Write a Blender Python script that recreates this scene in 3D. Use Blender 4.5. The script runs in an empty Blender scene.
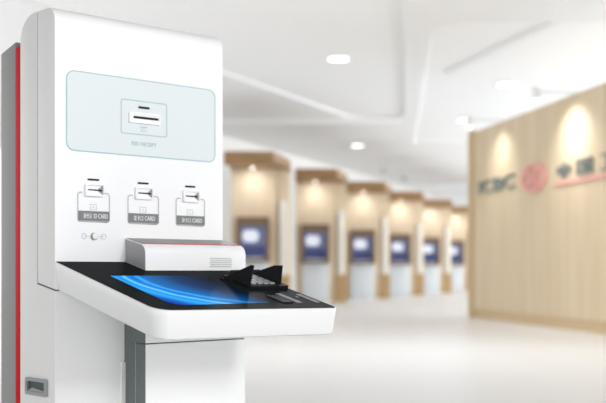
import bpy, bmesh, math, random
from mathutils import Matrix, Vector
PI = math.pi
S = bpy.context.scene
C = S.collection
random.seed(4)

# ------------------------------------------------------------------ camera, world, lights, exposure
cam_d = bpy.data.cameras.new('camera')
cam = bpy.data.objects.new('camera', cam_d); C.objects.link(cam)
cam.location = (0, 0, .82); cam.rotation_euler = (PI/2, 0, 0)
cam_d.sensor_fit = 'HORIZONTAL'; cam_d.sensor_width = 36
cam_d.lens = 1100/606*36
cam_d.shift_y = (270-201.5)/606
cam_d.clip_end = 300
cam_d.dof.use_dof = True; cam_d.dof.focus_distance = 3.02; cam_d.dof.aperture_fstop = 2.8
S.camera = cam

W = bpy.data.worlds.new('world'); S.world = W; W.use_nodes = True
bg = W.node_tree.nodes['Background']
bg.inputs[0].default_value = (1, 1, 1, 1); bg.inputs[1].default_value = 1.05

def area(name, loc, target, size, size_y, power, col=(1, 1, 1)):
    l = bpy.data.lights.new(name, 'AREA'); l.shape = 'RECTANGLE'
    l.size = size; l.size_y = size_y; l.energy = power; l.color = col
    o = bpy.data.objects.new(name, l); C.objects.link(o); o.location = loc
    d = Vector(target) - Vector(loc)
    o.rotation_euler = d.to_track_quat('-Z', 'Y').to_euler()
    return o
area('key_light', (3.7, -.3, 2.75), (-.1, 3.2, 1.1), 1.3, 1.4, 108)
area('hall_fill_light', (2.0, 10, 4.25), (2.0, 8.51, 0), 9, 5, 250, (.94, .975, 1))  # unseen fill added above the frame to brighten floor and ceiling
area('left_fill_light', (-9.3, 14, 2.1), (0, 15, 1.9), 13, 3.6, 145, (.95, .98, 1))  # added fill from the left for ceiling and oak wall, no window there
area('right_fill_light', (15, 27, 1.9), (0, 27, 1.2), 28, 3.2, 1300, (.90, .955, 1))       # added fill beyond the oak wall, lifting the hall from the right

S.view_settings.view_transform = 'Standard'; S.view_settings.look = 'None'
S.view_settings.gamma = 1; S.view_settings.use_curve_mapping = False
S.view_settings.exposure = 0.3

# ------------------------------------------------------------------ materials
def lin(c):
    return tuple((v/12.92 if v <= .04045 else ((v+.055)/1.055)**2.4) for v in (x/255 for x in c)) + (1,)
def mat(name, rgb, rough=.5, metal=0, spec=.5, coat=0, ior=1.5, noise=0, nscale=6, stretch=(1, 1, 1)):
    m = bpy.data.materials.new(name); m.use_nodes = True
    nt = m.node_tree; b = nt.nodes['Principled BSDF']
    c = lin(rgb)
    b.inputs['Base Color'].default_value = c
    b.inputs['Roughness'].default_value = rough; b.inputs['Metallic'].default_value = metal; b.inputs['IOR'].default_value = ior
    b.inputs['Specular IOR Level'].default_value = spec; b.inputs['Coat Weight'].default_value = coat
    if noise:
        tc = nt.nodes.new('ShaderNodeTexCoord'); mp = nt.nodes.new('ShaderNodeMapping')
        mp.inputs['Scale'].default_value = stretch
        n = nt.nodes.new('ShaderNodeTexNoise'); n.inputs['Scale'].default_value = nscale; n.inputs['Detail'].default_value = 5
        r = nt.nodes.new('ShaderNodeMix'); r.data_type = 'RGBA'
        r.inputs[6].default_value = tuple(min(1, v*(1-noise)) for v in c[:3])+(1,)
        r.inputs[7].default_value = tuple(min(1, v*(1+noise)) for v in c[:3])+(1,)
        nt.links.new(tc.outputs['Object'], mp.inputs[0]); nt.links.new(mp.outputs[0], n.inputs['Vector'])
        nt.links.new(n.outputs['Fac'], r.inputs[0]); nt.links.new(r.outputs[2], b.inputs['Base Color'])
    return m
def emit(name, rgb, strength):
    m = bpy.data.materials.new(name); m.use_nodes = True
    b = m.node_tree.nodes['Principled BSDF']
    b.inputs['Base Color'].default_value = lin(rgb)
    b.inputs['Emission Color'].default_value = lin(rgb); b.inputs['Emission Strength'].default_value = strength
    return m

M = {}
M['white'] = mat('white_paint', (246, 246, 246), .45, noise=.008, nscale=3)
M['side'] = mat('light_grey_side_paint', (238, 238, 236), .5, noise=.01, nscale=3)
M['silver'] = mat('silver_grey_plastic', (166, 166, 166), .4, noise=.01)
M['inlay'] = mat('dark_silver_inlay', (132, 132, 132), .4)
M['grey'] = mat('mid_grey_cabinet_paint', (152, 153, 151), .5, noise=.012, nscale=4)
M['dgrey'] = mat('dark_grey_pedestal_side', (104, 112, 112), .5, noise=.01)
M['red'] = mat('red_trim', (208, 8, 18), .45, ior=1.2, noise=.02)
M['seam'] = mat('seam_shadow_rubber', (96, 96, 96), .8)
M['traypaint'] = mat('satin_tray_paint', (238, 238, 238), .3, .2)
M['glass'] = mat('black_glass', (30, 34, 35), .2, ior=1.02)
M['black'] = mat('black_plastic', (22, 25, 26), .5, ior=1.2)
M['blackm'] = mat('black_slot', (8, 9, 9), .6)
M['key'] = mat('grey_metal_key', (165, 167, 167), .4, .6)
M['stripgrey'] = mat('pinkish_grey_strip', (122, 116, 116), .5)
M['tint'] = mat('pale_blue_panel', (224, 231, 232), .4)
M['teal'] = mat('teal_grey_print', (172, 202, 206), .5)
M['tealtext'] = mat('teal_text_print', (152, 186, 192), .5)
M['outline'] = mat('grey_outline_print', (186, 186, 186), .5)
M['faint'] = mat('faint_grey_print', (205, 206, 206), .5)
M['label'] = mat('grey_label', (124, 127, 127), .5)
M['wtext'] = mat('white_text', (250, 250, 250), .5)
M['wedge'] = mat('grey_card_mouth', (158, 158, 158), .5)
M['greenw'] = mat('pearl_lock_barrel', (242, 244, 236), .25)
M['lockd'] = mat('dark_lock_rim', (150, 156, 142), .3, .4)
M['hbez'] = mat('grey_handle_bezel', (158, 160, 160), .5)
M['hdark'] = mat('dark_handle_pocket', (62, 72, 74), .5)
M['ceiling'] = mat('ceiling_paint', (249, 249, 249), .8, noise=.01, nscale=.4)
M['soffit'] = mat('soffit_paint', (243, 243, 243), .8)
M['shadegrey'] = mat('grey_shade_panel', (140, 141, 143), .8)  # grey of the added panel that dims light onto the kiosk
M['wall'] = mat('wall_paint', (246, 245, 243), .8)
M['creamwall'] = mat('cream_wall_paint', (244, 240, 232), .7)
M['floor'] = mat('polished_white_floor', (242, 242, 242), .3, spec=.3, noise=.01, nscale=.6)
M['machine'] = mat('pale_machine_front', (226, 231, 236), .4)
M['frame'] = mat('brown_machine_frame', (126, 100, 78), .5)
M['scr_blue'] = emit('machine_screen_navy', (92, 100, 130), .55)
M['scr_dark'] = emit('machine_screen_lower_navy', (52, 60, 102), .55)
M['scr_white'] = emit('machine_screen_white', (214, 218, 232), .55)
M['plinth'] = mat('brown_plinth', (190, 156, 112), .6)
M['wallbase'] = mat('light_brown_wall_base', (206, 180, 142), .6)
M['sign_dark'] = mat('grey_green_sign_letter', (128, 137, 135), .6)
M['sign_red'] = mat('haze_paled_red_sign', (238, 172, 164), .6)  # red paled towards pink, with haze put into the colour
M['lamp'] = emit('lamp_glow', (255, 255, 255), 4)
M['lampring'] = mat('white_lamp_ring', (240, 240, 240), .5)
M['ventgrey'] = mat('grey_ceiling_fitting', (185, 185, 185), .6)

def wood(name, a, b, scale, stretch, rough=.5):
    m = bpy.data.materials.new(name); m.use_nodes = True; nt = m.node_tree
    p = nt.nodes['Principled BSDF']; p.inputs['Roughness'].default_value = rough
    tc = nt.nodes.new('ShaderNodeTexCoord'); mp = nt.nodes.new('ShaderNodeMapping'); mp.inputs['Scale'].default_value = stretch
    n = nt.nodes.new('ShaderNodeTexNoise'); n.inputs['Scale'].default_value = scale; n.inputs['Detail'].default_value = 6
    r = nt.nodes.new('ShaderNodeValToRGB'); r.color_ramp.elements[0].color = lin(a); r.color_ramp.elements[1].color = lin(b)
    r.color_ramp.elements[0].position = .35; r.color_ramp.elements[1].position = .68
    nt.links.new(tc.outputs['Object'], mp.inputs[0]); nt.links.new(mp.outputs[0], n.inputs['Vector'])
    nt.links.new(n.outputs['Fac'], r.inputs[0]); nt.links.new(r.outputs[0], p.inputs['Base Color'])
    return m
M['wood'] = wood('light_oak_wall', (212, 191, 158), (221, 202, 173), 2.0, (2.2, 2.2, .25))
M['alcove'] = wood('cream_oak_panel', (226, 206, 176), (234, 216, 190), 2.0, (2.5, 2.5, .4))
M['cornice'] = wood('brown_oak_cornice', (150, 116, 78), (170, 134, 94), 3.0, (1, 1, 3))

def screen_mat():
    m = bpy.data.materials.new('blue_wave_wallpaper'); m.use_nodes = True; nt = m.node_tree; L = nt.links.new
    p = nt.nodes['Principled BSDF']; p.inputs['Base Color'].default_value = (.004, .006, .01, 1)
    p.inputs['Roughness'].default_value = .16; p.inputs['IOR'].default_value = 1.02
    tc = nt.nodes.new('ShaderNodeTexCoord')
    mp = nt.nodes.new('ShaderNodeMapping'); mp.vector_type = 'POINT'
    mp.inputs['Location'].default_value = (-.41/.27, .21/.25, 0)
    mp.inputs['Scale'].default_value = (1/.27, 1/.25, 0)
    L(tc.outputs['Object'], mp.inputs[0])
    n = nt.nodes.new('ShaderNodeTexNoise'); n.inputs['Scale'].default_value = 1.6; n.inputs['Detail'].default_value = 3
    L(mp.outputs[0], n.inputs['Vector'])
    ln = nt.nodes.new('ShaderNodeVectorMath'); ln.operation = 'LENGTH'; L(mp.outputs[0], ln.inputs[0])
    ma = nt.nodes.new('ShaderNodeMath'); ma.operation = 'MULTIPLY_ADD'; ma.inputs[1].default_value = .16
    L(n.outputs['Fac'], ma.inputs[0]); L(ln.outputs['Value'], ma.inputs[2])
    sc = nt.nodes.new('ShaderNodeMath'); sc.operation = 'MULTIPLY'; sc.inputs[1].default_value = .64; L(ma.outputs[0], sc.inputs[0])
    r = nt.nodes.new('ShaderNodeValToRGB'); cr = r.color_ramp
    stops = [(0, (2, 14, 40)), (.40, (10, 54, 106)), (.54, (18, 90, 152)), (.62, (14, 104, 188)), (.66, (60, 170, 236)), (.69, (16, 110, 205)),
             (.735, (20, 140, 226)), (.76, (120, 205, 248)), (.79, (24, 140, 230)), (.86, (40, 165, 240)), (.93, (10, 90, 190))]
    cr.elements[0].position = 0; cr.elements[0].color = lin(stops[0][1]); cr.elements[1].position = 1; cr.elements[1].color = lin((6, 60, 150))
    for q, c in stops[1:]:
        e = cr.elements.new(q); e.color = lin(c)
    L(sc.outputs[0], r.inputs[0]); L(r.outputs[0], p.inputs['Emission Color'])
    sx = nt.nodes.new('ShaderNodeSeparateXYZ'); L(tc.outputs['Object'], sx.inputs[0])
    mr = nt.nodes.new('ShaderNodeMapRange'); mr.interpolation_type = 'SMOOTHSTEP'
    for k, v in ((1, .22), (2, .42), (3, .95), (4, .12)): mr.inputs[k].default_value = v
    L(sx.outputs[0], mr.inputs[0]); L(mr.outputs[0], p.inputs['Emission Strength'])
    return m
M['screen'] = screen_mat()

# ------------------------------------------------------------------ mesh helpers
def box(bm, x0, x1, y0, y1, z0, z1, mi=0, bev=0):
    vs = [bm.verts.new((x, y, z)) for x in (x0, x1) for y in (y0, y1) for z in (z0, z1)]
    idx = [(0, 1, 3, 2), (4, 6, 7, 5), (0, 4, 5, 1), (2, 3, 7, 6), (0, 2, 6, 4), (1, 5, 7, 3)]
    fs = []
    for i in idx:
        fc = bm.faces.new([vs[j] for j in i]); fc.material_index = mi; fs.append(fc)
    if bev:
        bmesh.ops.bevel(bm, geom=list({e for fc in fs for e in fc.edges}), offset=bev, segments=2, affect='EDGES', profile=.5, clamp_overlap=True)
def rrect(x0, x1, y0, y1, r, n=6):
    pts = []
    for cx, cy, a0 in ((x1-r, y1-r, 0), (x0+r, y1-r, PI/2), (x0+r, y0+r, PI), (x1-r, y0+r, 1.5*PI)):
        for k in range(n+1):
            a = a0 + k*PI/2/n
            pts.append((cx+r*math.cos(a), cy+r*math.sin(a)))
    return pts
def prism(bm, pts, fn, lo, hi, mi=0, capmi=None):
    """extrude a 2d outline; fn(p, q, t) -> 3d point"""
    A = [bm.verts.new(fn(p, q, lo)) for p, q in pts]; B = [bm.verts.new(fn(p, q, hi)) for p, q in pts]
    n = len(pts); out = []
    c1 = bm.faces.new(A); c2 = bm.faces.new(B[::-1])
    for c in (c1, c2): c.material_index = mi if capmi is None else capmi
    for i in range(n):
        fc = bm.faces.new((A[i], B[i], B[(i+1) % n], A[(i+1) % n])); fc.material_index = mi
    return c1, c2
def ring(bm, po, pi, fn, lo, hi, mi=0):
    n = len(po)
    v = [[bm.verts.new(fn(p, q, t)) for p, q in P] for P, t in ((po, lo), (pi, lo), (pi, hi), (po, hi))]
    for i in range(n):
        j = (i+1) % n
        for k in range(4):
            a, b = v[k], v[(k+1) % 4]
            bm.faces.new((a[i], a[j], b[j], b[i])).material_index = mi
def build(name, bm, mats, parent=None, angle=35, xf=None, smooth=True):
    if xf is not None: bmesh.ops.transform(bm, matrix=xf, verts=bm.verts)
    bmesh.ops.recalc_face_normals(bm, faces=bm.faces)
    me = bpy.data.meshes.new(name); bm.to_mesh(me); bm.free()
    for m in (mats if isinstance(mats, (list, tuple)) else [mats]): me.materials.append(m)
    if smooth:
        me.polygons.foreach_set('use_smooth', [True]*len(me.polygons))
        me.set_sharp_from_angle(angle=math.radians(angle))
    o = bpy.data.objects.new(name, me); C.objects.link(o)
    if parent: o.parent = parent
    return o
def tag(o, label, cat, group=None):
    o['label'] = label; o['category'] = cat
    if group: o['group'] = group
    return o
def thing(name, label, cat, loc=(0, 0, 0), rz=0, group=None):
    o = bpy.data.objects.new(name, None); C.objects.link(o); o.location = loc; o.rotation_euler = (0, 0, rz)
    o.empty_display_size = .1
    return tag(o, label, cat, group)
def struct(name, bm, m, **k):
    o = build(name, bm, m, **k); o['kind'] = 'structure'; return o
def cyl(bm, cx, cy, r, fn, lo, hi, n=24, mi=0):
    return prism(bm, [(cx+r*math.cos(2*PI*k/n), cy+r*math.sin(2*PI*k/n)) for k in range(n)], fn, lo, hi, mi)
def text_bm(txt, x0, x1, y0, y1, depth, fn):
    """letters as a solid mesh fitted in x0..x1, y0..y1 and mapped by fn(x, y, t)"""
    cu = bpy.data.curves.new('lettering', 'FONT'); cu.body = txt; cu.size = 1; cu.extrude = .02; cu.resolution_u = 3
    o = bpy.data.objects.new('lettering', cu); C.objects.link(o)
    bpy.context.view_layer.update()
    me = bpy.data.meshes.new_from_object(o.evaluated_get(bpy.context.evaluated_depsgraph_get()))
    bpy.data.objects.remove(o); bpy.data.curves.remove(cu)
    bm = bmesh.new(); bm.from_mesh(me); bpy.data.meshes.remove(me)
    for fc in bm.faces: fc.material_index = 0
    if not bm.verts: return bm
    xs = [v.co.x for v in bm.verts]; ys = [v.co.y for v in bm.verts]
    ax, bx, ay, by = min(xs), max(xs), min(ys), max(ys)
    for v in bm.verts:
        v.co = Vector(fn(x0+(v.co.x-ax)/(bx-ax)*(x1-x0), y0+(v.co.y-ay)/(by-ay)*(y1-y0), depth if v.co.z > 0 else 0))
    return bm

# ------------------------------------------------------------------ the hall
bm = bmesh.new(); box(bm, -30, 30, -25, 56, -.1, 0); struct('floor', bm, M['floor'])
CH = 4.4
bm = bmesh.new(); box(bm, -9, 11, -3, 56, CH+.05, CH+.42); struct('ceiling', bm, M['ceiling'])
def round_poly(pts, r, n=6):
    out = []; N = len(pts)
    for i in range(N):
        p = Vector(pts[i]); a = (Vector(pts[i-1])-p).normalized(); b = (Vector(pts[(i+1) % N])-p).normalized()
        rr = r[i] if isinstance(r, (list, tuple)) else r
        if rr == 0: out.append(tuple(p)); continue
        for k in range(n+1):
            t = k/n
            q = (p+a*rr)*(1-t)**2 + p*2*t*(1-t) + (p+b*rr)*t*t
            out.append(tuple(q))
    return out
coffer_a = round_poly([(1.0, 10.9), (2.39, 26), (1.15, 26), (-5.4, 11.0)], [.8, .8, .3, .3])
coffer_b = round_poly([(1.88, 15.9), (9, 15.9), (9, 31), (3.1, 31)], [.8, .4, .4, .3])
bm = bmesh.new()
loops = [[(-9, -3), (11, -3), (11, 56), (-9, 56)], coffer_a, coffer_b]
edges = []
for lp in loops:
    vs = [bm.verts.new((x, y, CH)) for x, y in lp]
    edges += [bm.edges.new((vs[i], vs[(i+1) % len(vs)])) for i in range(len(vs))]
bmesh.ops.triangle_fill(bm, edges=edges, use_beauty=True, use_dissolve=False)
r = bmesh.ops.extrude_face_region(bm, geom=bm.faces[:])
bmesh.ops.translate(bm, vec=(0, 0, .05), verts=[g for g in r['geom'] if isinstance(g, bmesh.types.BMVert)])
struct('trim_1', bm, M['soffit'], smooth=False)
bm = bmesh.new(); box(bm, -9, 11, -3, 9, CH-.12, CH-.01); struct('shade_panel', bm, M['shadegrey'])  # unseen grey panel added to cut the light on the kiosk top
bm = bmesh.new(); box(bm, -6, 2.3, 26.05, 26.25, CH-.1, CH+.01); struct('trim_2', bm, M['ceiling'])
bm = bmesh.new(); box(bm, -12, 11, 52, 52.2, 0, CH+.05); struct('wall_back', bm, M['wall'])
# left wall runs behind the row of cash machines
def wall_between(name, p, q, th, z1, m, z0=0):
    bm = bmesh.new(); d = Vector((q[0]-p[0], q[1]-p[1])).normalized(); nrm = Vector((-d.y, d.x))*th
    pts = [p, q, (q[0]+nrm.x, q[1]+nrm.y), (p[0]+nrm.x, p[1]+nrm.y)]
    prism(bm, pts, lambda x, y, t: (x, y, t), z0, z1); return struct(name, bm, m)
wall_between('wall_left', (-5.06, 21.5), (6.2, 52.0), .2, CH+.05, M['wall'])

wall_between('trim_5', (3.8, 15.95), (2.75, 20.2), .16, CH+.06, M['soffit'], CH+.01)
# counter wall of light oak on the right
WA = Vector((2.915, 19.2)); WD = Vector((.92, -5.3)).normalized(); WN = Vector((WD.y, -WD.x))   # WN points to the hall
if WN.x > 0: WN = -WN
def wp(t, z, d):                                     # t along the wall from its far end, d out from its face
    p = WA + WD*t + WN*d
    return (p.x, p.y, z)
bm = bmesh.new(); prism(bm, [(0, 0), (9.5, 0), (9.5, .45), (0, .45)], lambda t, d, z: wp(t, z, -d), .16, 3.2)
box_ = build('wall_right', bm, M['wood']); box_['kind'] = 'structure'
bm = bmesh.new(); prism(bm, [(.05, .02), (9.45, .02), (9.45, .43), (.05, .43)], lambda t, d, z: wp(t, z, -d), 0, .16)
b_ = build('baseboard_right', bm, M['wallbase']); b_['kind'] = 'structure'
bm = bmesh.new(); prism(bm, [(-.03, -.03), (.22, -.03), (.22, .48), (-.03, .48)], lambda t, d, z: wp(t, z, -d), .0, 3.23)
b_ = build('trim_3', bm, M['wallbase']); b_['kind'] = 'structure'

sg = thing('wall_sign', 'bank name sign of grey letters, round haze-paled red emblem and red underline on oak wall', 'sign', wp(3, 2.1, 0))
inv = Matrix.Translation(-Vector(wp(3, 2.1, 0)))
build('latin_lettering', text_bm('ICBC', .55, 2.2, 2.1, 2.32, .04, wp), M['sign_dark'], sg, xf=inv)
bm = bmesh.new()
circ = lambda cx, cz, rx, rz, n=40: [(cx+rx*math.cos(2*PI*k/n), cz+rz*math.sin(2*PI*k/n)) for k in range(n)]
ring(bm, circ(2.98, 2.18, .48, .215), circ(2.98, 2.18, .37, .165), wp, .0, .04)
for x0, x1, z0, z1 in ((2.72, 2.95, 2.25, 2.30), (3.01, 3.24, 2.25, 2.30), (2.72, 2.95, 2.06, 2.11), (3.01, 3.24, 2.06, 2.11), (2.83, 2.95, 2.10, 2.26), (3.01, 3.13, 2.10, 2.26)):
    prism(bm, [(x0, z0), (x1, z0), (x1, z1), (x0, z1)], wp, 0, .04)
build('round_emblem', bm, M['sign_red'], sg, xf=inv)
for ch, t0, t1 in (('中', 3.9, 4.3), ('国', 4.55, 5.0), ('工', 5.25, 5.7), ('商', 5.95, 6.4), ('银', 6.65, 7.1), ('行', 7.35, 7.8)):
    build('chinese_letter', text_bm(ch, t0, t1, 2.085, 2.295, .04, wp), M['sign_dark'], sg, xf=inv)
bm = bmesh.new(); prism(bm, [(3.77, 2.0), (7.9, 2.0), (7.9, 2.04), (3.77, 2.04)], wp, 0, .03)
build('underline', bm, M['sign_red'], sg, xf=inv)

def spot(name, loc, target, power, angle, blend, col=(1, .985, .96), parent=None):
    l = bpy.data.lights.new(name, 'SPOT'); l.energy = power; l.spot_size = math.radians(angle); l.spot_blend = blend; l.color = col
    l.shadow_soft_size = .06
    o = bpy.data.objects.new(name, l); C.objects.link(o); o.location = loc
    o.rotation_euler = (Vector(target)-Vector(loc)).to_track_quat('-Z', 'Y').to_euler()
    if parent: o.parent = parent
    return o
def wall_lamp(t, label, power):
    base = Vector(wp(t, 3.2, 0))
    th = thing('wall_spotlight', label, 'spotlight', base, 0, 'spotlights on top of the oak wall')
    o = Vector(wp(t, 3.2, 0)); rel = lambda p: Vector(p)-o
    bm = bmesh.new(); prism(bm, [(t-.012, 3.2), (t+.012, 3.2), (t+.012, 3.225), (t-.012, 3.225)], lambda a, z, d: rel(wp(a, z, d)), -.1, 0.55); build('bracket_arm', bm, M['lampring'], th)
    bm = bmesh.new(); cyl(bm, 0, 0, .05, lambda x, y, z: rel(wp(t+x, z, .55+y)), 3.1, 3.27); build('lamp_head', bm, M['lampring'], th)
    bm = bmesh.new(); cyl(bm, 0, 0, .04, lambda x, y, z: rel(wp(t+x, z, .55+y)), 3.09, 3.10); build('lens', bm, M['lamp'], th)
    spot('lamp_beam', rel(wp(t, 3.05, 0.55)), rel(wp(t, 2.3, .0)), power, 120, 1.0, parent=th)
wall_lamp(1.6, 'small white spotlight over the grey Latin letters, at the far end of the oak wall', 28)
wall_lamp(4.4, 'small white spotlight over the Chinese letters on the oak wall', 58)

# cash machine alcoves and their machines
ordn = ['first', 'second', 'third', 'fourth', 'fifth', 'sixth']
RZ = 0
for i in range(6):
    X = -1.1+1.41*i; Y = 24.4+3.8*i
    where = ['nearest the white kiosk', 'second from the kiosk', 'third from the kiosk', 'fourth from the kiosk', 'fifth from the kiosk', 'farthest away, partly behind the oak wall'][i]
    al = thing('cash_machine_alcove', 'oak fronted alcove with brown cornice, ' + where, 'alcove', (X, Y, 0), RZ, 'row of oak alcoves along the left wall')
    hw = .5
    bm = bmesh.new(); box(bm, -hw, hw+.30, .12, 1.3, 0, 3.05); build('wall_block', bm, M['alcove'], al)
    bm = bmesh.new(); box(bm, hw+.08, hw+.24, -.03, .12, 0, 2.35, bev=.01); build('pilaster', bm, M['creamwall'], al)
    bm = bmesh.new(); box(bm, -hw, hw, .0, .12, 0, 3.05); build('oak_panel', bm, M['alcove'], al)
    bm = bmesh.new()
    prism(bm, [(-hw, -2.2), (hw, -2.2), (hw+.32, -.4), (hw+.32, 1.3), (-hw, 1.3)], lambda x, y, z: (x, y, z), 3.05, 3.22)
    box(bm, -hw, hw, -2.2, -2.12, 2.94, 3.06); build('cornice', bm, M['cornice'], al)
    bm = bmesh.new(); box(bm, hw+.005, hw+.31, -.05, 1.28, 0, .7); build('base_panel', bm, M['plinth'], al)
    bm = bmesh.new(); cyl(bm, 0, 0, .03, lambda x, y, z: (x, y-.45, z), 3.03, 3.05); build('cornice_lamp', bm, M['lamp'], al)
    spot('lamp_beam', (0, -.45, 3.01), (0, .0, 2.2), 14, 150, 1.0, (1, .985, .96), al)
    cm = thing('cash_machine', 'blue screened cash machine in the alcove ' + where, 'cash machine',
               (X, Y, 0), RZ, 'cash machines in the oak alcoves')
    bm = bmesh.new(); box(bm, -.33, .33, -.16, -.002, 0, 1.0, bev=.01); build('lower_cabinet', bm, M['machine'], cm)
    bm = bmesh.new()
    fnc = lambda x, z, y: (x, y, z)
    ring(bm, [(-.36, 1.0), (.36, 1.0), (.36, 1.98), (-.36, 1.98)], [(-.28, 1.06), (.28, 1.06), (.28, 1.80), (-.28, 1.80)], fnc, -.34, -.002); fr = build('surround', bm, M['frame'], cm)
    bm = bmesh.new(); box(bm, -.28, .28, -.14, -.1, 1.06, 1.8); sc = build('display', bm, M['scr_blue'], cm)
    bm = bmesh.new(); prism(bm, rrect(-.24, .12, 1.44, 1.70, .10), fnc, -.146, -.14); build('bright_window', bm, M['scr_white'], sc)
    bm = bmesh.new(); box(bm, -.28, .28, -.143, -.139, 1.06, 1.36); build('lower_band', bm, M['scr_dark'], sc)
    bm = bmesh.new(); box(bm, -.24, .24, -.26, -.14, 1.06, 1.1); build('key_shelf', bm, M['machine'], cm)

# ceiling lights
def downlight(x, y, z, r, label):
    th = thing('downlight', label, 'ceiling light', (x, y, z), 0, 'round ceiling downlights')
    fn = lambda a, b, t: (a, b, t)
    bm = bmesh.new(); ring(bm, circ(0, 0, r*1.2, r*1.2), circ(0, 0, r, r), fn, -.03, 0); build('rim', bm, M['lampring'], th)
    bm = bmesh.new(); cyl(bm, 0, 0, r, fn, -.02, 0); build('diffuser', bm, M['lamp'], th)
downlight(.6, 18.8, CH+.05, .17, 'largest round downlight, in the big ceiling recess right of the kiosk')
downlight(1.55, 31.5, CH, .17, 'small round downlight low in the ceiling above the oak alcoves')
downlight(3.95, 21.4, CH+.05, .17, 'round downlight high above the oak wall, in the right ceiling recess')
downlight(3.85, 26.5, CH+.05, .13, 'faint small downlight just left above the far end of the oak wall')
for x, y, l in ((2.85, 39, 'small grey ceiling fitting above the fourth alcove, the left one of a pair'), (3.9, 42.3, 'small grey ceiling fitting above the fourth alcove, the right one of a pair')):
    bm = bmesh.new(); cyl(bm, 0, 0, .1, lambda a, b, t: (a, b, t), -.12, 0)
    o = build('ceiling_fitting', bm, M['ventgrey']); o.location = (x, y, CH); tag(o, l, 'ceiling fitting', 'small grey ceiling fittings')

# ------------------------------------------------------------------ the kiosk (local x to the right along its front, -y out of its front)
K = thing('self_service_kiosk', 'tall white and grey self-service bank kiosk with red stripe and sloping touchscreen tray', 'kiosk',
          (-.69109, 3.06531, 0), math.atan2(.68280, .73060))
KW = .6
def prof(bm, pts, x0, x1, mats=(0, 1), bev=.004):
    """side profile (b outwards, z) swept along x; end faces get the second material"""
    A = [bm.verts.new((x0, -b, z)) for b, z in pts]; B = [bm.verts.new((x1, -b, z)) for b, z in pts]
    n = len(pts); c1 = bm.faces.new(A); c2 = bm.faces.new(B[::-1])
    for i in range(n): bm.faces.new((A[i], B[i], B[(i+1) % n], A[(i+1) % n])).material_index = mats[0]
    c1.material_index = c2.material_index = mats[1]
    if bev:
        bmesh.ops.recalc_face_normals(bm, faces=bm.faces)
        bmesh.ops.bevel(bm, geom=list(set(c1.edges) | set(c2.edges)), offset=bev, segments=2, affect='EDGES', profile=.5, clamp_overlap=True)
def arc(cx, cy, rx, ry, a0, a1, n=8):
    return [(cx+rx*math.cos(math.radians(a0+(a1-a0)*k/n)), cy+ry*math.sin(math.radians(a0+(a1-a0)*k/n))) for k in range(n+1)]
# front shell
bm = bmesh.new()
prof(bm, [(0, .765)] + arc(-.042, 1.5165, .042, .042, 0, 90, 12) + [(-.097, 1.5585), (-.097, .7838)], 0, KW, bev=.003)
shell = build('front_shell', bm, [M['white'], M['side']], K, 30)
# rear housing and lower cabinet
bm = bmesh.new()
prof(bm, [(0, 0), (0, .761), (-.1005, .780), (-.1005, 1.5580)] + arc(-.115, 1.482, .082, .076, 90, 180) + [(-.197, 0)], 0, KW, bev=.0025)
build('rear_housing', bm, [M['white'], M['side']], K, 30)
# seam filler
bm = bmesh.new(); prof(bm, [(-.004, .75), (-.004, .77), (-.096, .79), (-.096, 1.553), (-.102, 1.553), (-.102, .77)], .0025, KW-.0025, (0, 0), 0)
build('seam_gasket', bm, M['seam'], K)
bm = bmesh.new(); prof(bm, [(-.1965, 0), (-.1965, 1.478), (-.2255, 1.470), (-.2255, 0)], .001, KW-.001, (0, 0), .001)
build('red_stripe', bm, M['red'], K)
bm = bmesh.new(); prof(bm, [(-.225, 0), (-.225, 1.489), (-.312, 1.466), (-.312, 0)], .0, KW, (0, 0), .002)
build('back_cabinet', bm, M['grey'], K)
# recessed pull handle on the side
fside = lambda b, z, t: (-t, -b, z)
bm = bmesh.new(); ring(bm, rrect(-.157, -.037, .4625, .5115, .006), rrect(-.146, -.049, .4725, .502, .003), fside, -.001, .007)
hd = build('pull_handle', bm, M['hbez'], K)
bm = bmesh.new()
v = [bm.verts.new(fside(*p)) for p in ((-.147, .4715, .0005), (-.048, .4715, .0005), (-.048, .503, .0005), (-.147, .503, .0005))]
bm.faces.new(v); build('handle_pocket', bm, M['hdark'], hd)
bm = bmesh.new()
prism(bm, [(-.146, .4725), (-.052, .4725), (-.052, .4775), (-.120, .483), (-.146, .4735)], fside, .0005, .004)
build('finger_lip', bm, M['hbez'], hd)

ff = lambda x, z, t: (x, -t, z)                       # on the front face, t out of it
# receipt panel
rp = build('receipt_panel', (lambda b: (prism(b, rrect(.037, .566, 1.1585, 1.382, .024, 8), ff, 0, .0016), b)[1])(bmesh.new()), M['tint'], K)
bm = bmesh.new(); ring(bm, rrect(.0345, .568, 1.1565, 1.384, .026, 8), rrect(.0375, .565, 1.1595, 1.381, .0235, 8), ff, 0, .0024); build('panel_outline', bm, M['teal'], rp)
bm = bmesh.new(); ring(bm, rrect(.216, .382, 1.2195, 1.3215, .009), rrect(.219, .379, 1.2225, 1.3185, .0065), ff, .001, .0024); build('slot_outline', bm, M['teal'], rp)
bm = bmesh.new()
ring(bm, rrect(.2425, .354, 1.2535, 1.2855, .004), rrect(.254, .350, 1.2625, 1.279, .003), ff, .001, .008); bz = build('slot_bezel', bm, M['white'], rp)
bm = bmesh.new(); prism(bm, rrect(.252, .352, 1.261, 1.281, .003), ff, .001, .0045); build('slot_plate', bm, M['wtext'], rp)
bm = bmesh.new(); prism(bm, rrect(.2585, .3475, 1.2672, 1.2742, .002), ff, .004, .0055); build('receipt_slot', bm, M['blackm'], rp)
bm = bmesh.new(); prism(bm, rrect(.278, .3165, 1.2985, 1.3045, .0015), ff, .0015, .004); build('indicator_bar', bm, M['blackm'], rp)
bm = bmesh.new()
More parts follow.
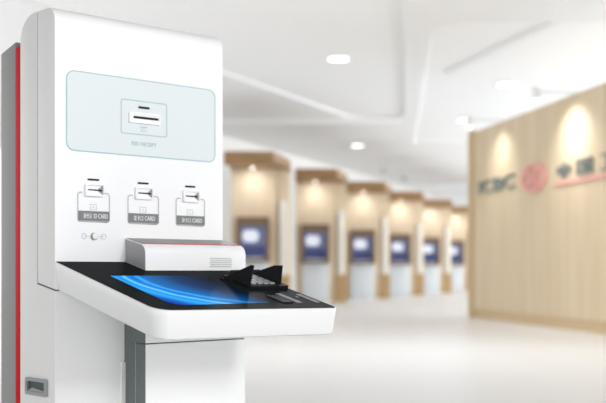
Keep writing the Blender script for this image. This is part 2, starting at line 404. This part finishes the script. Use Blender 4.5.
for x0, x1, z0, z1 in ((.284, .310, 1.2425, 1.2455), (.290, .303, 1.2375, 1.2395), (.288, .306, 1.230, 1.2315), (.288, .2895, 1.230, 1.236), (.3045, .306, 1.230, 1.236)):
    prism(bm, [(x0, z0), (x1, z0), (x1, z1), (x0, z1)], ff, .0012, .0024)
build('receipt_symbol', bm, M['teal'], rp)
build('chinese_text', text_bm('凭条口', .2535, .284, 1.187, 1.200, .0008, lambda x, z, t: ff(x, z, .0014+t)), M['tealtext'], rp)
build('receipt_text', text_bm('RECEIPT', .2895, .3425, 1.1875, 1.1990, .0008, lambda x, z, t: ff(x, z, .0014+t)), M['tealtext'], rp)

# three card readers
def card_reader(x, zt, txt, w, tx0, tx1, lab):
    bx0, bx1 = x-.0305, x+.0315
    bm = bmesh.new()
    ring(bm, rrect(bx0, bx1, zt-.013, zt+.0215, .003), rrect(bx0+.007, bx1-.003, zt-.008, zt+.0185, .002), ff, 0, .009)
    rd = build('card_reader', bm, M['white'], K); rd['label'] = lab
    bm = bmesh.new(); prism(bm, rrect(bx0+.004, bx1-.002, zt-.010, zt+.0195, .002), ff, 0, .004); build('bezel_plate', bm, M['wtext'], rd)
    bm = bmesh.new(); prism(bm, [(bx1-.003, zt-.008), (bx1-.003, zt+.0185), (bx1-.017, zt+.010), (bx1-.017, zt+.001)], ff, .0035, .0048); build('card_mouth', bm, M['wedge'], rd)
    bm = bmesh.new(); prism(bm, [(bx0+.011, zt+.0038), (bx1-.018, zt+.0032), (bx1-.006, zt+.0015), (bx1-.006, zt+.0075), (bx1-.018, zt+.0072), (bx0+.011, zt+.0070)], ff, .004, .0055); build('card_slot', bm, M['blackm'], rd)
    bm = bmesh.new(); prism(bm, rrect(x-.019, x+.018, zt+.0325, zt+.0375, .0015), ff, 0, .003); build('indicator_bar', bm, M['blackm'], rd)
    # outline frame, open where the bezel sits
    z0, z1 = zt-.087, zt-.001; h = w/2; c = x+.0012
    po = rrect(c-h, c+h, z0, z1, .010); pi = rrect(c-h+.0028, c+h-.0028, z0+.0028, z1-.0028, .0075)
    bm = bmesh.new(); n = len(po)
    segs = [(i, (i+1) % n) for i in range(n)]
    for i, j in segs:
        (xa, za), (xb, zb) = po[i], po[j]
        if abs(za-z1) < 1e-6 and abs(zb-z1) < 1e-6:
            for e0, e1 in ((xa, bx1+.006), (bx0-.006, xb)):
                prism(bm, [(e0, z1), (e1, z1), (e1, z1-.0028), (e0, z1-.0028)], ff, 0, .0014)
        else: prism(bm, [po[i], po[j], pi[j], pi[i]], ff, 0, .0014)
    bmesh.ops.remove_doubles(bm, verts=bm.verts, dist=1e-6)
    build('card_outline', bm, M['outline'], rd)
    bm = bmesh.new(); prism(bm, [(c-h+.002, z0+.004), (c+h-.002, z0+.004), (c+h-.002, z0+.032), (c-h+.002, z0+.032)], ff, 0, .0018); build('label_plate', bm, M['label'], rd)
    cn, la = txt.split(' ', 1); sp = tx0+(tx1-tx0)*(.35 if len(la) > 4 else .44)
    build('chinese_text', text_bm(cn, tx0, sp, z0+.0105, z0+.0255, .0008, lambda a, z, t: ff(a, z, .0016+t)), M['wtext'], rd)
    build('label_text', text_bm(la, sp+.006, tx1, z0+.0115, z0+.0245, .0008, lambda a, z, t: ff(a, z, .0016+t)), M['wtext'], rd)
    bm = bmesh.new()
    zs = zt-.043
    for x0, x1, a, b in ((-.013, .013, .0055, .0075), (-.011, -.0095, -.007, .003), (.0095, .011, -.007, .003), (-.011, .011, -.0085, -.007), (-.002, .002, -.003, .001)):
        prism(bm, [(x+x0, zs+a), (x+x1, zs+a), (x+x1, zs+b), (x+x0, zs+b)], ff, 0, .0012)
    build('card_symbol', bm, M['faint'], rd)
card_reader(.124, 1.0435, '身份证 ID CARD', .108, .090, .171, 'left reader with the longest white label text')
card_reader(.2955, 1.0425, '发卡口 CARD', .112, .261, .337, 'middle reader')
card_reader(.470, 1.0415, '读卡口 CARD', .112, .437, .515, 'right reader')
# lock with faint symbols each side
bm = bmesh.new(); cyl(bm, .1257, .9165, .0105, ff, 0, .006, 24); lk = build('lock', bm, M['lockd'], K)
bm = bmesh.new(); cyl(bm, .1264, .9175, .0090, ff, .003, .0075, 24); build('lock_barrel', bm, M['greenw'], lk)
for s, cx in ((1, .0935), (-1, .1585)):
    bm = bmesh.new(); ring(bm, circ(cx, .9165, .0085, .0085, 20), circ(cx, .9165, .0065, .0065, 20), ff, 0, .001)
    xa, xb = sorted((cx, cx+s*.017)); prism(bm, [(xa, .9155), (xb, .9155), (xb, .9175), (xa, .9175)], ff, 0, .0012)
    build('lock_symbol', bm, M['faint'], K)

# pedestal under the tray
PX0, PX1, PB = .23, .601, .107
bm = bmesh.new()
box(bm, PX0, PX1, -.056, .0, 0, .70, 1)
box(bm, PX0, PX1, -PB, -.055, .6105, .70, 1)
bm.faces.ensure_lookup_table()
for fc in bm.faces:
    fc.normal_update()
bmesh.ops.recalc_face_normals(bm, faces=bm.faces)
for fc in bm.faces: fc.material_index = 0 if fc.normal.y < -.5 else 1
pd = build('pedestal', bm, [M['white'], M['dgrey']], K)
bm = bmesh.new(); box(bm, PX0, PX1, -PB, -.0585, 0, .6065)
bmesh.ops.recalc_face_normals(bm, faces=bm.faces)
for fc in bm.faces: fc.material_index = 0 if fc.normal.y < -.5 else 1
build('door', bm, [M['white'], M['dgrey']], pd)
bm = bmesh.new(); box(bm, PX0+.002, PX1-.002, -.105, -.05, .595, .63); build('door_gap', bm, M['seam'], pd)
bm = bmesh.new(); box(bm, PX0-.012, PX0, -.006, 0, 0, 0.55); build('edge_highlight_strip', bm, M['side'], pd)  # pale strip added to stand in for the highlight along this edge

# sloping tray: x along the front, s down the slope, h above the glass
TZ = .843; TA = math.atan2(.1265, .498)
MT = Matrix(((1, 0, 0, 0), (0, math.cos(TA), -math.sin(TA), 0), (0, math.sin(TA), math.cos(TA), TZ), (0, 0, 0, 1)))
ft = lambda x, s, h: (x, -s, h)
TX0, TX1, TS = .0, .602, .502
def tray_outline(ins, s0=0.0, r=.048, n=10):
    x0, x1, s1 = TX0+ins, TX1-ins, TS-ins; sk = .046; r = max(.004, r-ins*.6)
    pts = [(x0, s0)]
    pts += [(x0+r-r*math.cos(PI/2*k/n), s1-r+r*math.sin(PI/2*k/n)) for k in range(n+1)]
    q = r*.3
    pts += [(x1-q+q*math.sin(PI/2*k/n), s1-q+q*math.cos(PI/2*k/n)) for k in range(n+1)]
    pts += [(x1, s0)]
    return [(x, q + sk*(x-x0)*max(0, q-s0)/s1) for x, q in pts]
bm = bmesh.new()
levels = [(.004, 0, 0), (.0016, 0, 0), (.0004, -.0008, 0), (0, -.002, 0), (.002, 0, .25), (.007, 0, .86), (.009, 0, .95), (.013, 0, .99), (.021, 0, 1.0)]
rings_ = []
for ins, dh, fr_ in levels:
    row = []
    for x, s in tray_outline(ins):
        dep = .0785 - .003*min(1, max(0, s/.5))
        row.append(bm.verts.new(ft(x, s + fr_*dep*.25*max(0, s)/TS, dh - fr_*dep)))
    rings_.append(row)
n = len(rings_[0])
for a, b in zip(rings_, rings_[1:]):
    for i in range(n): bm.faces.new((a[i], a[(i+1) % n], b[(i+1) % n], b[i]))
bm.faces.new(rings_[0]); bm.faces.new(rings_[-1][::-1])
tray = build('tray', bm, M['traypaint'], K, 40, MT)
bm = bmesh.new(); prism(bm, tray_outline(.0032, .001), ft, -.002, .0012); build('glass_top', bm, M['glass'], tray, xf=MT)
scr_pts = [(.078, .165)] + [(.078+.04-.04*math.cos(PI/2*k/8), .462-.04+.04*math.sin(PI/2*k/8)) for k in range(9)] + [(.40, .462), (.40, .165)]
bm = bmesh.new(); prism(bm, scr_pts, ft, .001, .0018); build('touchscreen', bm, M['screen'], tray, xf=MT)
for x0, x1, s0, s1 in ((.497, .518, .372, .472), (.566, .586, .385, .474)):
    bm = bmesh.new(); prism(bm, rrect(x0, x1, s0, s1, .005), ft, .001, .0022); build('inlay_strip', bm, M['stripgrey'], tray, xf=MT)
bm = bmesh.new(); cyl(bm, .465, .452, .006, ft, .001, .0025); build('sensor_dot', bm, M['stripgrey'], tray, xf=MT)
bm = bmesh.new(); cyl(bm, .546, .415, .005, ft, .001, .0025); build('sensor_dot', bm, M['stripgrey'], tray, xf=MT)
bm = bmesh.new(); prism(bm, rrect(.445, .485, .395, .470, .004), ft, .001, .004); build('reader_pad', bm, M['black'], tray, xf=MT)
# encrypting keypad with its privacy shield
bm = bmesh.new(); prism(bm, rrect(.446, .598, .190, .322, .008), ft, .001, .010); kp = build('keypad', bm, M['black'], K, xf=MT)
for r_ in range(4):
    for c_ in range(4):
        x0 = .466+c_*.0235; s0 = .210+r_*.025
        bm = bmesh.new(); box(bm, x0, x0+.0185, -(s0+.019), -s0, .009, .0155, bev=.0015); build('key', bm, M['key'], kp, xf=MT)
def flap(name, quad, th=.003):
    bm = bmesh.new()
    q = [Vector(ft(*p)) for p in quad]; nn = (q[1]-q[0]).cross(q[2]-q[0]).normalized()*th
    a = [bm.verts.new(p) for p in q]; b = [bm.verts.new(p+nn) for p in q]; n = len(q)
    bm.faces.new(a); bm.faces.new(b[::-1])
    for i in range(n): bm.faces.new((a[i], b[i], b[(i+1) % n], a[(i+1) % n]))
    return build(name, bm, M['black'], kp, xf=MT)
flap('privacy_flap', [(.437, .206, .004), (.465, .300, .008), (.472, .296, .064), (.470, .286, .064)])
flap('privacy_flap', [(.548, .206, .012), (.590, .294, .004), (.606, .270, .058), (.601, .240, .051), (.570, .208, .026)])
flap('privacy_flap', [(.470, .196, .008), (.592, .188, .008), (.594, .182, .024), (.474, .190, .024)])
bm = bmesh.new(); prism(bm, [(.426, .206), (.437, .202), (.470, .306), (.458, .312)], ft, .001, .006); build('flap_hinge', bm, M['black'], kp, xf=MT)

# hood with loudspeaker behind the screen
HX0, HX1 = .232, .606
tz = lambda b: TZ - math.tan(TA)*b
HZ = .0
hp = [(0.0005, tz(0)+.001)] + [(.104, .8185)] + arc(.074, .866, .030, .030, 0, 78, 8) + [(.022, .9075), (.0005, .9135)]
bm = bmesh.new(); prof(bm, hp, HX0, HX1, (0, 1), .0015)
hood = build('hood', bm, [M['white'], M['silver']], K, 30)
bm = bmesh.new()
def strip_on_hood(bm, b0, z0, b1, z1, t, x0=HX0+.004, x1=HX1-.004):
    prof(bm, [(b0, z0), (b1, z1), (b1, z1+t), (b0, z0+t)], x0, x1, (0, 0), 0)
strip_on_hood(bm, .004, .9125, .070, .8968, .0014); build('top_inlay', bm, M['inlay'], hood)
bm = bmesh.new(); strip_on_hood(bm, .070, .8965, .0795, .8955, .0016); build('red_line', bm, M['red'], hood)
bm = bmesh.new()
for r_ in range(5):
    z = .8565-r_*.0062
    for c_ in range(9):
        x0 = .4655+c_*.0094 + (.003 if r_ % 2 else 0)
        prism(bm, [(x0, z), (x0+.0072, z), (x0+.0072, z-.0034), (x0, z-.0034)], ff, .1035, .1046)
build('speaker_grille', bm, M['outline'], hood)
